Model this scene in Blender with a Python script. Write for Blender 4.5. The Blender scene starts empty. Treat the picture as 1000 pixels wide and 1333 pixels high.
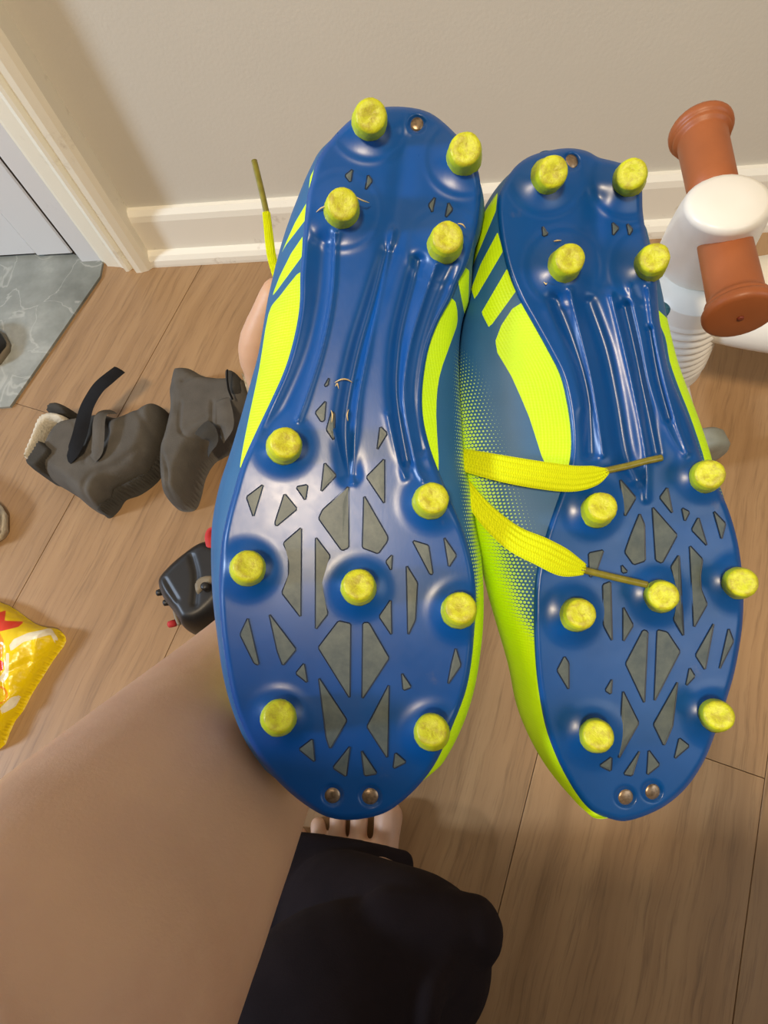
import bpy, bmesh, math, random
import numpy as np
from mathutils import Vector, Matrix
random.seed(4); np.random.seed(4)
sc = bpy.context.scene
C = sc.collection

# ------------------------------------------------------------ camera
F = 760.0; HC = 0.65                       # focal length in pixels (1000x1333), camera height
def cray(x, y): return np.array([(x-500.)/F, -(y-666.5)/F, -1.0])
_n = cray(580, 950); _n = _n/np.linalg.norm(_n)
_m = np.cross(cray(200, 331), cray(850, 292))
_w = np.cross(_n, _m); _w /= np.linalg.norm(_w)
if _w[0] < 0: _w = -_w
MW = np.array([_w, np.cross(-_n, _w), -_n])   # camera axes -> world axes (x along the wall, y towards it, z up)
CAM = np.array([0, 0, HC])
cd = bpy.data.cameras.new('camera'); cd.sensor_fit = 'HORIZONTAL'; cd.sensor_width = 36; cd.lens = 36*F/1000
cd.clip_start = 0.01
cam = bpy.data.objects.new('camera', cd); C.objects.link(cam)
CM = Matrix([list(MW[i])+[CAM[i]] for i in range(3)]+[[0, 0, 0, 1]])
cam.matrix_world = CM
sc.camera = cam
def P(x, y, d): return CAM + MW @ (cray(x, y)*d)
def atz(x, y, z):
    v = MW @ cray(x, y); return CAM + v*((z-HC)/v[2])
def aty(x, y, Y):
    v = MW @ cray(x, y); return CAM + v*(Y/v[1])

# ------------------------------------------------------------ world, lights, exposure
wd = bpy.data.worlds.new('world'); sc.world = wd; wd.use_nodes = True
wd.node_tree.nodes['Background'].inputs[0].default_value = (1.0, 0.89, 0.74, 1)
wd.node_tree.nodes['Background'].inputs[1].default_value = 0.17
def area(name, loc, target, size, energy, col, shape='DISK'):
    l = bpy.data.lights.new(name, 'AREA'); l.shape = shape; l.size = size; l.energy = energy; l.color = col
    o = bpy.data.objects.new(name, l); C.objects.link(o); o.location = loc
    o.rotation_euler = (Vector(target)-Vector(loc)).to_track_quat('-Z', 'Y').to_euler()
    return o
area('ceiling_lamp', (-0.17, -0.60, 2.35), (0, 0.1, 0), 0.25, 46, (1.0, 0.80, 0.55))
area('doorway_daylight', (-2.6, -0.32, 1.5), (-0.2, 0.66, 0.2), 0.38, 80, (0.66, 0.80, 1.0))
area('hall_lamp', (2.3, -0.9, 2.0), (0.1, 0.3, 0.3), 1.4, 20, (0.93, 0.97, 1.0))
sc.view_settings.view_transform = 'Standard'; sc.view_settings.look = 'None'
sc.view_settings.gamma = 1; sc.view_settings.use_curve_mapping = False
sc.view_settings.exposure = -0.3

# ------------------------------------------------------------ helpers
def lin(r, g, b):
    f = lambda c: (c/255/12.92) if c/255 <= .04045 else ((c/255+.055)/1.055)**2.4
    return (f(r), f(g), f(b), 1)
class NT:
    def __init__(s, name, rough=.5, spec=.5):
        s.m = bpy.data.materials.new(name); s.m.use_nodes = True; s.t = s.m.node_tree
        s.b = s.t.nodes['Principled BSDF']; s.b.inputs['Roughness'].default_value = rough
        s.b.inputs['Specular IOR Level'].default_value = spec
    def n(s, typ, **kw):
        x = s.t.nodes.new(typ)
        for k, v in kw.items(): setattr(x, k, v)
        return x
    def put(s, sock, v):
        if hasattr(v, 'is_output') or isinstance(v, bpy.types.NodeSocket): s.t.links.new(v, sock)
        elif v is not None: sock.default_value = v
    def math(s, op, a, b=None, c=None, clamp=False):
        x = s.n('ShaderNodeMath', operation=op); x.use_clamp = clamp
        s.put(x.inputs[0], a); s.put(x.inputs[1], b); s.put(x.inputs[2], c); return x.outputs[0]
    def mix(s, f, a, b, typ='MIX'):
        x = s.n('ShaderNodeMix', data_type='RGBA', blend_type=typ)
        s.put(x.inputs[0], f); s.put(x.inputs[6], a); s.put(x.inputs[7], b); return x.outputs[2]
    def coord(s, kind='Object', scale=(1, 1, 1), rot=(0, 0, 0)):
        tc = s.n('ShaderNodeTexCoord'); mp = s.n('ShaderNodeMapping')
        mp.inputs['Scale'].default_value = scale; mp.inputs['Rotation'].default_value = rot
        s.t.links.new(tc.outputs[kind], mp.inputs[0]); return mp.outputs[0]
    def noise(s, vec, scale, detail=4, rough=.55):
        x = s.n('ShaderNodeTexNoise'); s.put(x.inputs['Vector'], vec)
        x.inputs['Scale'].default_value = scale; x.inputs['Detail'].default_value = detail; x.inputs['Roughness'].default_value = rough
        return x.outputs['Fac']
    def ramp(s, f, *stops):
        x = s.n('ShaderNodeValToRGB'); s.put(x.inputs[0], f); e = x.color_ramp.elements
        while len(e) < len(stops): e.new(.5)
        for i, (p, c) in enumerate(stops):
            e[i].position = p; e[i].color = c if len(c) == 4 else (*c, 1)
        return x.outputs[0]
    def sstep(s, v, a, b):
        x = s.n('ShaderNodeMapRange', interpolation_type='SMOOTHSTEP'); s.put(x.inputs[0], v)
        x.inputs[1].default_value = a; x.inputs[2].default_value = b; return x.outputs[0]
    def bump(s, h, strength=.3, dist=.001):
        x = s.n('ShaderNodeBump'); x.inputs['Strength'].default_value = strength; x.inputs['Distance'].default_value = dist
        s.put(x.inputs['Height'], h); s.t.links.new(x.outputs[0], s.b.inputs['Normal'])
    def col(s, v): s.put(s.b.inputs['Base Color'], v); return s
    def rough(s, v): s.put(s.b.inputs['Roughness'], v); return s
def simple(name, rgb, rough=.5, var=.12, scale=60, bump=0, bscale=400, bdist=.0005, metal=0, spec=.5):
    t = NT(name, rough, spec); c = lin(*rgb); v = t.coord()
    d = tuple(x*(1-var) for x in c[:3])+(1,); u = tuple(min(1, x*(1+var)) for x in c[:3])+(1,)
    t.col(t.ramp(t.noise(v, scale), (.3, d), (.7, u))); t.b.inputs['Metallic'].default_value = metal
    if bump: t.bump(t.noise(v, bscale, 3), bump, bdist)
    return t.m

def mesh_obj(name, verts, faces, mat, parent=None, smooth=True, world=None, mats=None, fmat=None):
    me = bpy.data.meshes.new(name); me.from_pydata([tuple(map(float, v)) for v in verts], [], [tuple(f) for f in faces])
    me.update()
    for m in (mats or [mat]): me.materials.append(m)
    if fmat is not None: me.polygons.foreach_set('material_index', np.array(fmat, dtype=np.int32))
    if smooth: me.polygons.foreach_set('use_smooth', np.ones(len(me.polygons), dtype=bool))
    o = bpy.data.objects.new(name, me); C.objects.link(o)
    if parent is not None: o.parent = parent
    return o
def recalc(o):
    bm = bmesh.new(); bm.from_mesh(o.data); bmesh.ops.recalc_face_normals(bm, faces=bm.faces); bm.to_mesh(o.data); bm.free()
    return o
def tag(o, label=None, cat=None, group=None, kind=None):
    for k, v in (('label', label), ('category', cat), ('group', group), ('kind', kind)):
        if v: o[k] = v
    return o
def empty(name, loc, label, cat, group=None):
    o = bpy.data.objects.new(name, None); C.objects.link(o); o.location = tuple(loc); o.empty_display_size = .02
    return tag(o, label, cat, group)
def catmull(pts, n=8, closed=False):
    p = np.array(pts, float); N = len(p); out = []
    rng = N if closed else N-1
    for i in range(rng):
        if closed: a, b, c, d = p[(i-1) % N], p[i], p[(i+1) % N], p[(i+2) % N]
        else: a, b, c, d = p[max(i-1, 0)], p[i], p[i+1], p[min(i+2, N-1)]
        for k in range(n):
            t = k/n
            out.append(.5*((2*b)+(c-a)*t+(2*a-5*b+4*c-d)*t*t+(3*b-a-3*c+d)*t**3))
    if not closed: out.append(p[-1])
    return np.array(out)
def seg_dist(q, poly, closed=True):
    """distance of points q (n,2) to a polyline, nearest point"""
    p = np.asarray(poly, float); a = p if closed else p[:-1]; b = np.roll(p, -1, 0) if closed else p[1:]
    best = np.full(len(q), 1e18); near = np.zeros_like(q)
    for s, e in zip(a, b):
        v = e-s; L = v@v
        if L < 1e-12: continue
        t = np.clip(((q-s)@v)/L, 0, 1); r = s+t[:, None]*v; d = ((q-r)**2).sum(1)
        k = d < best; best[k] = d[k]; near[k] = r[k]
    return np.sqrt(best), near
def inside(q, poly):
    p = np.asarray(poly, float); x, y = q[:, 0], q[:, 1]; r = np.zeros(len(q), bool)
    for (x1, y1), (x2, y2) in zip(p, np.roll(p, -1, 0)):
        if y1 == y2: continue
        k = ((y1 > y) != (y2 > y)) & (x < (x2-x1)*(y-y1)/(y2-y1)+x1); r ^= k
    return r
def sdf(q, poly):
    d, _ = seg_dist(q, poly); return np.where(inside(q, poly), -d, d)
def field_mesh(name, poly, res, hfun, mapf, mat, parent=None, skirt=None, mats=None):
    """height-field skin over an outline: grid cells inside it, rim snapped onto it, optional skirt to height skirt"""
    poly = np.asarray(poly, float); lo = poly.min(0)-res; hi = poly.max(0)+res*2
    xs = np.arange(lo[0], hi[0], res); ys = np.arange(lo[1], hi[1], res)
    X, Y = np.meshgrid(xs, ys); q = np.stack([X.ravel(), Y.ravel()], 1)
    ins = inside(q, poly); I = ins.reshape(X.shape)
    cell = I[:-1, :-1] | I[1:, :-1] | I[:-1, 1:] | I[1:, 1:]
    jj, ii = np.nonzero(cell); W = len(xs)
    quads = np.stack([jj*W+ii, (jj+1)*W+ii, (jj+1)*W+ii+1, jj*W+ii+1], 1)
    used = np.unique(quads); remap = -np.ones(len(q), int); remap[used] = np.arange(len(used)); quads = remap[quads]
    q = q[used]; ins = ins[used]; d, near = seg_dist(q, poly)
    q = np.where(ins[:, None], q, near); d = np.where(ins, d, 0)
    h = hfun(q, d); V = mapf(q, h); faces = quads.tolist()
    if skirt is not None:
        e = np.concatenate([quads[:, [k, (k+1) % 4]] for k in range(4)]); es = set(map(tuple, e.tolist()))
        bd = [(a, b) for a, b in es if (b, a) not in es]; bv = sorted({a for a, b in bd}|{b for a, b in bd}); idx = {v: len(V)+k for k, v in enumerate(bv)}
        V = np.concatenate([V, mapf(q[bv], np.full(len(bv), skirt))]); faces += [(b, a, idx[a], idx[b]) for a, b in bd]
    return mesh_obj(name, V, faces, mat, parent, mats=mats)
def tube(pts, rad, seg=16, flat=1.0, ref=(0, 0, 1), n=6, cap=True):
    """round or flattened tube through 3-D points; flat scales the thickness along ref"""
    pr = catmull(np.concatenate([np.asarray(pts, float), np.asarray(rad, float)[:, None]], 1), n)
    p, r = pr[:, :3], np.maximum(pr[:, 3], 1e-5); V = []; Fc = []
    for i in range(len(p)):
        t = p[min(i+1, len(p)-1)]-p[max(i-1, 0)]; t = t/(np.linalg.norm(t)+1e-12); rf = np.asarray(ref, float)
        s = np.cross(t, rf); 
        if np.linalg.norm(s) < 1e-4: s = np.cross(t, np.array([1, 0, .1]))
        s /= np.linalg.norm(s); u = np.cross(s, t)
        for k in range(seg):
            a = 2*math.pi*k/seg; V.append(p[i]+s*r[i]*math.cos(a)+u*r[i]*flat*math.sin(a))
    for i in range(len(p)-1):
        for k in range(seg):
            Fc.append((i*seg+k, i*seg+(k+1) % seg, (i+1)*seg+(k+1) % seg, (i+1)*seg+k))
    if cap:
        a = len(V); V.append(p[0]); V.append(p[-1]); e = (len(p)-1)*seg
        for k in range(seg):
            Fc.append((a, (k+1) % seg, k)); Fc.append((a+1, e+k, e+(k+1) % seg))
    return V, Fc
def capsule_chain(pts, rad, seg=16, **kw):
    """tube with rounded ends"""
    pts = [np.asarray(p, float) for p in pts]; rad = list(rad)
    def end(p, q, r):
        d = (p-q)/np.linalg.norm(p-q); return [(p+d*r*.98, r*.12), (p+d*r*.82, r*.55), (p+d*r*.5, r*.86)]
    a = end(pts[0], pts[1], rad[0]); b = end(pts[-1], pts[-2], rad[-1])
    P_ = [x for x, _ in a]+pts+[x for x, _ in b[::-1]]; R_ = [r for _, r in a]+rad+[r for _, r in b[::-1]]
    return tube(P_, R_, seg, n=kw.pop('n', 3), **kw)
def merge(*vf):
    V = []; Fc = []
    for v, f in vf:
        o = len(V); V += list(v); Fc += [tuple(i+o for i in q) for q in f]
    return V, Fc
def fuse(name, vf, mat, voxel, parent=None, smooth=6):
    """several closed shells fused into one continuous skin"""
    V, Fc = merge(*vf); o = mesh_obj(name, V, Fc, mat, parent)
    recalc(o)
    m = o.modifiers.new('r', 'REMESH'); m.mode = 'VOXEL'; m.voxel_size = voxel
    s = o.modifiers.new('s', 'SMOOTH'); s.factor = .5; s.iterations = smooth
    dg = bpy.context.evaluated_depsgraph_get(); me = bpy.data.meshes.new_from_object(o.evaluated_get(dg))
    o.modifiers.clear(); old = o.data; o.data = me; bpy.data.meshes.remove(old)
    if not me.materials: me.materials.append(mat)
    me.polygons.foreach_set('use_smooth', np.ones(len(me.polygons), dtype=bool)); return o
def box(lo, hi, bev=0.0):
    bm = bmesh.new(); bmesh.ops.create_cube(bm, size=1)
    lo = np.array(lo, float); hi = np.array(hi, float)
    for v in bm.verts: v.co = Vector(((lo+hi)/2+(hi-lo)*np.array(v.co)).tolist())
    if bev: bmesh.ops.bevel(bm, geom=list(bm.edges), offset=bev, segments=1, affect='EDGES')
    return bm
def bm_obj(name, bm, mat, parent=None, smooth=False):
    me = bpy.data.meshes.new(name); bm.to_mesh(me); bm.free(); me.materials.append(mat)
    if smooth: me.polygons.foreach_set('use_smooth', np.ones(len(me.polygons), dtype=bool))
    o = bpy.data.objects.new(name, me); C.objects.link(o)
    if parent is not None: o.parent = parent
    return o
def lathe(base, tip, prof, seg=20, jitter=0):
    """profile [(radius, along 0..1 of base->tip)] spun about the axis base->tip"""
    base = np.array(base, float); ax = np.array(tip, float)-base; L = np.linalg.norm(ax); ax /= L
    s = np.cross(ax, [0.13, 1, .2]); s /= np.linalg.norm(s); u = np.cross(ax, s); V = []; Fc = []
    for r, t in prof:
        for k in range(seg):
            a = 2*math.pi*k/seg; j = 1+random.uniform(-jitter, jitter)
            V.append(base+ax*L*t*(1+random.uniform(-jitter, jitter)*.5)+(s*math.cos(a)+u*math.sin(a))*r*j)
    for i in range(len(prof)-1):
        for k in range(seg): Fc.append((i*seg+k, i*seg+(k+1) % seg, (i+1)*seg+(k+1) % seg, (i+1)*seg+k))
    a = len(V); V.append(base+ax*L*prof[0][1]); V.append(base+ax*L*prof[-1][1]); e = (len(prof)-1)*seg
    for k in range(seg): Fc.append((a, (k+1) % seg, k)); Fc.append((a+1, e+k, e+(k+1) % seg))
    return V, Fc
def ribbon(pts, nrm, width, thick, ribs=0, n=6, ribh=.0008):
    """flat band along 3-D points; nrm faces outward; width per point"""
    q = catmull(np.concatenate([np.asarray(pts, float), np.asarray(nrm, float), np.asarray(width, float)[:, None]], 1), n)
    p, nn, w = q[:, :3], q[:, 3:6], q[:, 6]; K = 4*ribs+1 if ribs else 5; V = []; Fc = []; R = 2*K
    for i in range(len(p)):
        t = p[min(i+1, len(p)-1)]-p[max(i-1, 0)]; t /= np.linalg.norm(t)
        s = np.cross(t, nn[i]); s /= np.linalg.norm(s); u = np.cross(s, t)
        for side in (1, -1):
            for k in range(K):
                x = (k/(K-1)*2-1)*side; hgt = thick/2*math.sqrt(max(0, 1-abs(x)**3))
                if ribs and side == 1: hgt += ribh*(abs(math.sin(k/(K-1)*math.pi*ribs))-.5)*(1-abs(x)**6)
                V.append(p[i]+s*x*w[i]/2+u*hgt*side)
    for i in range(len(p)-1):
        for k in range(R): Fc.append((i*R+k, i*R+(k+1) % R, (i+1)*R+(k+1) % R, (i+1)*R+k))
    Fc.append(tuple(range(R))[::-1]); Fc.append(tuple((len(p)-1)*R+k for k in range(R)))
    return V, Fc

# ------------------------------------------------------------ materials
t = NT('painted_wall', .75, .25); v = t.coord()
base = t.ramp(t.noise(v, 2.0, 3), (.3, lin(206, 200, 186)), (.7, lin(212, 206, 192)))
sp = t.n('ShaderNodeTexVoronoi'); t.put(sp.inputs['Vector'], v); sp.inputs['Scale'].default_value = 11.0
spot = t.math('LESS_THAN', sp.outputs['Distance'], t.math('MULTIPLY', t.noise(v, 31, 2), .055))
t.col(t.mix(t.math('MULTIPLY', spot, .7), base, lin(80, 70, 60))); t.bump(t.noise(v, 260, 3), .25, .0006); M_WALL = t.m
def painted(name, rgb, dirt, amt):
    t = NT(name, .38, .5); v = t.coord()
    d = t.ramp(t.noise(v, 26, 6, .7), (.60, (0, 0, 0)), (.72, (1, 1, 1)))
    t.col(t.mix(t.math('MULTIPLY', d, amt), lin(*rgb), lin(*dirt))); t.bump(t.noise(v, 160, 3), .15, .0006); return t.m
M_TRIM = painted('white_trim_paint', (238, 232, 216), (150, 130, 105), .5)
M_CASING = painted('casing_paint', (240, 233, 212), (150, 125, 90), .35)
M_DOOR = painted('door_paint', (222, 222, 222), (150, 150, 150), .2)
M_GAP = simple('dark_gap', (52, 40, 28), .9)
M_SUB = simple('subfloor', (120, 92, 64), .9)
t = NT('wood_plank', .42, .45); v = t.coord('Object')
oi = t.n('ShaderNodeObjectInfo'); off = t.n('ShaderNodeVectorMath', operation='ADD'); t.put(off.inputs[0], v)
cmb = t.n('ShaderNodeCombineXYZ'); t.put(cmb.inputs[0], t.math('MULTIPLY', oi.outputs['Random'], 37.0)); t.put(cmb.inputs[1], t.math('MULTIPLY', oi.outputs['Random'], 91.0))
t.put(off.inputs[1], cmb.outputs[0])
st = t.n('ShaderNodeVectorMath', operation='MULTIPLY'); t.put(st.inputs[0], off.outputs[0]); st.inputs[1].default_value = (1, .05, 1)
warp = t.noise(off.outputs[0], 5.0, 3)
st2 = t.n('ShaderNodeVectorMath', operation='ADD'); t.put(st2.inputs[0], st.outputs[0])
wv = t.n('ShaderNodeCombineXYZ'); t.put(wv.inputs[0], t.math('MULTIPLY', warp, .022)); t.put(st2.inputs[1], wv.outputs[0])
g1 = t.noise(st2.outputs[0], 26, 5, .6); g2 = t.noise(st2.outputs[0], 190, 4, .7)
c = t.ramp(g1, (.25, lin(137, 105, 71)), (.5, lin(158, 124, 87)), (.75, lin(175, 141, 101)))
c = t.mix(t.math('MULTIPLY', t.ramp(g2, (.5, (0, 0, 0)), (.72, (1, 1, 1))), .5), c, lin(92, 68, 45))
hs = t.n('ShaderNodeHueSaturation'); t.put(hs.inputs['Color'], c); t.put(hs.inputs['Value'], t.math('MULTIPLY_ADD', oi.outputs['Random'], .12, .93))
t.col(hs.outputs[0]); t.bump(g2, .2, .0004); M_WOOD = t.m
t = NT('veined_stone', .35, .5); v = t.coord()
w = t.noise(v, 7, 5, .65)
dist = t.n('ShaderNodeVectorMath', operation='ADD'); t.put(dist.inputs[0], v)
nz = t.n('ShaderNodeTexNoise'); t.put(nz.inputs['Vector'], v); nz.inputs['Scale'].default_value = 6
t.put(dist.inputs[1], nz.outputs['Color'])
vein = t.math('ABSOLUTE', t.math('SUBTRACT', t.noise(dist.outputs[0], 5, 4, .5), .5))
c = t.ramp(w, (.3, lin(98, 100, 92)), (.55, lin(136, 138, 130)), (.75, lin(172, 172, 164)))
t.col(t.mix(t.math('MULTIPLY', t.sstep(vein, .022, .0), .35), c, lin(196, 194, 184))); M_STONE = t.m

t = NT('outsole_blue', .24, .45); v = t.coord()
c = t.ramp(t.noise(v, 26, 4), (.3, lin(2, 67, 134)), (.7, lin(4, 76, 149)))
scr = t.n('ShaderNodeVectorMath', operation='MULTIPLY'); t.put(scr.inputs[0], v); scr.inputs[1].default_value = (1, .35, 1)
sn = t.noise(scr.outputs[0], 900, 2, .6)
dirt = t.math('MULTIPLY', t.sstep(t.noise(v, 38, 5, .7), .62, .78), .16)
t.col(t.mix(dirt, c, lin(150, 130, 100)))
t.rough(t.math('MULTIPLY_ADD', t.noise(v, 60, 5, .7), .22, .21)); t.bump(sn, .10, .00012); M_SOLE = t.m
t = NT('inset_grey', .45, .4); v = t.coord()
t.col(t.ramp(t.noise(v, 150, 5, .65), (.3, lin(70, 81, 84)), (.7, lin(96, 104, 100)))); t.bump(t.noise(v, 900, 3), .2, .0002); M_INSET = t.m
M_GROOVE = simple('inset_groove', (16, 32, 58), .5)
t = NT('stud_lime', .42, .45); v = t.coord()
at = t.n('ShaderNodeAttribute', attribute_name='wear')
n1 = t.noise(v, 330, 5, .7)
w = t.math('MULTIPLY', at.outputs['Fac'], t.sstep(n1, .40, .66))
c = t.mix(t.math('MULTIPLY', w, .75), t.ramp(t.noise(v, 90, 3), (.3, lin(186, 200, 12)), (.7, lin(206, 216, 24))), lin(128, 104, 34))
c = t.mix(t.math('MULTIPLY', at.outputs['Fac'], .35), c, lin(206, 194, 52))
t.col(c); t.bump(n1, .55, .0006); M_STUD = t.m
M_RIVET = simple('rivet_metal', (140, 120, 98), .35, .5, 500, metal=.7)
M_RIM = simple('rivet_rim', (10, 45, 90), .5)
def upper_mat(name, blue):
    t = NT(name, .52, .4); 
    a1 = t.n('ShaderNodeAttribute', attribute_name='lime_sdf').outputs['Fac']
    a2 = t.n('ShaderNodeAttribute', attribute_name='lime_grad').outputs['Fac']
    uv = t.n('ShaderNodeUVMap').outputs[0]
    sx = t.n('ShaderNodeSeparateXYZ'); t.put(sx.inputs[0], uv)
    row = t.math('MULTIPLY', sx.outputs[1], 1/.00128); odd = t.math('MULTIPLY', t.math('MODULO', t.math('FLOOR', row), 2.0), .5)
    ux = t.math('SUBTRACT', t.math('FRACT', t.math('ADD', t.math('MULTIPLY', sx.outputs[0], 1/.00150), odd)), .5)
    uy = t.math('SUBTRACT', t.math('FRACT', row), .5)
    rr = t.math('SQRT', t.math('ADD', t.math('MULTIPLY', ux, ux), t.math('MULTIPLY', uy, uy)))
    thr = t.math('MULTIPLY', a2, .74)
    dots = t.sstep(t.math('SUBTRACT', thr, rr), -.05, .05)
    panel = t.sstep(a1, .35, -.35)
    v = t.coord(); nb = t.noise(v, 45, 4)
    bl = t.ramp(nb, (.3, tuple(x*.85 for x in lin(*blue)[:3])), (.7, lin(*blue)))
    lm = t.ramp(nb, (.3, lin(190, 236, 2)), (.7, lin(204, 246, 8)))
    pale = t.mix(t.sstep(a2, .25, .8), lin(176, 214, 120), lm)
    c = t.mix(dots, bl, pale); c = t.mix(panel, c, lm); t.col(c)
    weave = t.math('ADD', t.math('SINE', t.math('MULTIPLY', sx.outputs[0], 5200.0)), t.math('SINE', t.math('MULTIPLY', sx.outputs[1], 6100.0)))
    hgt = t.math('ADD', t.math('MULTIPLY', weave, t.math('MULTIPLY', t.math('MAXIMUM', panel, dots), .25)), t.math('MULTIPLY', dots, .6))
    t.bump(hgt, .28, .0003); return t.m
M_UPPER = upper_mat('boot_upper', (38, 96, 146))
t = NT('lace_lime', .75, .2); uv = t.coord('Object')
wv = t.n('ShaderNodeTexWave'); t.put(wv.inputs[0], uv); wv.inputs['Scale'].default_value = 420; wv.inputs['Distortion'].default_value = 2
t.col(t.mix(t.math('MULTIPLY', wv.outputs['Fac'], .35), lin(214, 224, 8), lin(160, 168, 6))); t.bump(wv.outputs['Fac'], .35, .0003); M_LACE = t.m
M_AGLET = simple('aglet_olive', (126, 118, 38), .28, .2, 300)
M_GRASS = simple('straw', (214, 186, 130), .8)
M_LINING = simple('dark_lining', (24, 34, 46), .9)
t = NT('skin', .48, .4); v = t.coord()
c = t.ramp(t.noise(v, 16, 5, .6), (.25, lin(184, 142, 116)), (.5, lin(196, 156, 128)), (.8, lin(204, 164, 132)))
vo = t.n('ShaderNodeTexVoronoi'); t.put(vo.inputs['Vector'], v); vo.inputs['Scale'].default_value = 26
t.col(t.mix(t.math('MULTIPLY', t.math('LESS_THAN', vo.outputs['Distance'], .035), .55), c, lin(110, 62, 40)))
t.b.inputs['Subsurface Weight'].default_value = .12; t.b.inputs['Subsurface Radius'].default_value = (.006, .002, .001)
t.bump(t.noise(v, 700, 4, .7), .22, .0004); M_SKIN = t.m
M_NAIL = simple('toenail', (214, 168, 150), .3)
t = NT('trouser_fabric', .92, .15); v = t.coord()
t.col(t.ramp(t.noise(v, 22, 4), (.3, lin(25, 18, 20)), (.7, lin(32, 24, 26)))); t.bump(t.noise(v, 1100, 3), .4, .0005)
M_TROUSER = t.m
M_SHIRT = simple('shirt_fabric', (70, 72, 78), .9, bump=.3)
M_BOOT = simple('grey_nubuck', (86, 81, 74), .85, .14, 40, .35, 500, .0008, spec=.2)
M_BOOTD = simple('grey_nubuck_dark', (60, 57, 52), .85, .14, 40, .35, 500, .0008, spec=.2)
M_BLACK = simple('black_webbing', (17, 15, 15), .8, .2, 80, .4, 900, .0005, spec=.2)
M_FLEECE = simple('cream_fleece', (200, 190, 170), .95, .12, 90, .6, 300, .002)
M_BLK = simple('black_leather', (22, 19, 18), .45, .3, 60)
M_RED = simple('red_webbing', (176, 40, 42), .7)
M_GREYR = simple('grey_rubber', (120, 108, 88), .6)
M_SILV = simple('silver_trim', (150, 146, 138), .35, .3, 80, metal=.4)
M_WHITES = simple('white_leather', (222, 216, 206), .5)
M_WHITE = simple('white_plastic', (238, 234, 224), .34, .03, 20)
M_TERRA = simple('terracotta_plastic', (160, 90, 48), .45, .06, 40, .15, 600, .0003)
M_TERRAD = simple('terracotta_mark', (120, 50, 30), .5)
M_HOLE = simple('screw_hole', (90, 90, 84), .7)
M_WHEEL = simple('grey_wheel', (142, 146, 136), .5)
t = NT('bag_film', .28, .5); v = t.coord('Object')
at = t.n('ShaderNodeAttribute', attribute_name='print'); 
c = t.mix(t.sstep(t.n('ShaderNodeAttribute', attribute_name='white').outputs['Fac'], .4, -.4), lin(240, 208, 6), lin(240, 230, 200))
c = t.mix(t.sstep(at.outputs['Fac'], .4, -.4), c, lin(222, 62, 34))
c = t.mix(t.sstep(t.n('ShaderNodeAttribute', attribute_name='orange').outputs['Fac'], .5, -.5), c, lin(240, 150, 14))
t.col(c); t.bump(t.noise(v, 28, 3), .8, .006); M_BAG = t.m

# ------------------------------------------------------------ room
WY = float(atz(300, 325, 0)[1])
def structure(o): o['kind'] = 'structure'; return o
cas_r, cas_l = float(atz(202, 334, 0)[0]), float(atz(130, 362, 0)[0])
structure(bm_obj('wall_back', box((cas_r-.03, WY, -.05), (2.2, WY+.12, 2.4)), M_WALL))
structure(bm_obj('wall_left', box((-2.4, WY, -.05), (cas_l-.83, WY+.12, 2.4)), M_WALL))
def sweep(prof, a, b, axis):
    """closed profile (2-D) run along an axis from a to b"""
    n = len(prof); V = []
    for e in (a, b):
        for p, q in prof:
            V.append((p, q, e) if axis == 'z' else (e, p, q))
    return V, [(i, (i+1) % n, n+(i+1) % n, n+i) for i in range(n)]+[tuple(range(n))[::-1], tuple(range(n, 2*n))]
BH = float(aty(300, 270, WY-.012)[2])
bp = [(WY, 0), (WY, BH), (WY-.006, BH), (WY-.011, BH-.006), (WY-.013, BH-.014), (WY-.013, .021), (WY-.016, .020), (WY-.021, .017), (WY-.025, .011), (WY-.026, .004), (WY-.026, 0)]
structure(recalc(mesh_obj('baseboard_back', *sweep(bp, cas_r-.002, 2.2, 'x'), M_TRIM, smooth=False)))
y0 = WY
cp = [(cas_r, y0), (cas_r, y0-.026), (cas_r-.006, y0-.031), (cas_r-.016, y0-.034), (cas_r-.024, y0-.034), (cas_r-.027, y0-.0265), (cas_r-.032, y0-.0255), (cas_r-.036, y0-.030), (cas_r-.041, y0-.0305), (cas_r-.046, y0-.024), (cas_r-.052, y0-.021), (cas_r-.066, y0-.019), (cas_l+.008, y0-.018), (cas_l+.004, y0-.013), (cas_l, y0-.012), (cas_l, y0)]
structure(recalc(mesh_obj('trim_1', *sweep(cp, 0, 2.1, 'z'), M_CASING, smooth=False)))
jx = float(atz(112, 338, 0)[0])
structure(bm_obj('trim_2', box((jx-.004, y0-.010, 0.0), (cas_l+.002, y0+.12, 2.1), .002), M_DOOR))       # jamb
structure(bm_obj('trim_3', box((cas_l-.83, y0-.02, 0.0), (cas_l-.75, y0+.12, 2.1), .002), M_CASING))
door = structure(bm_obj('door_1', box((cas_l-.75, y0+.012, .008), (jx-.014, y0+.052, 2.08), .002), M_DOOR))
bm_obj('stile', box((jx-.075, y0+.002, .008), (jx-.017, y0+.0125, 2.07), .002), M_DOOR, door)
bm_obj('weather_strip', box((jx-.017, y0+.004, .004), (jx-.003, y0+.04, 2.08)), M_GAP, door)
bm_obj('bottom_rail', box((cas_l-.75, y0+.006, .008), (jx-.076, y0+.0125, .2), .002), M_DOOR, door)

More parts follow.
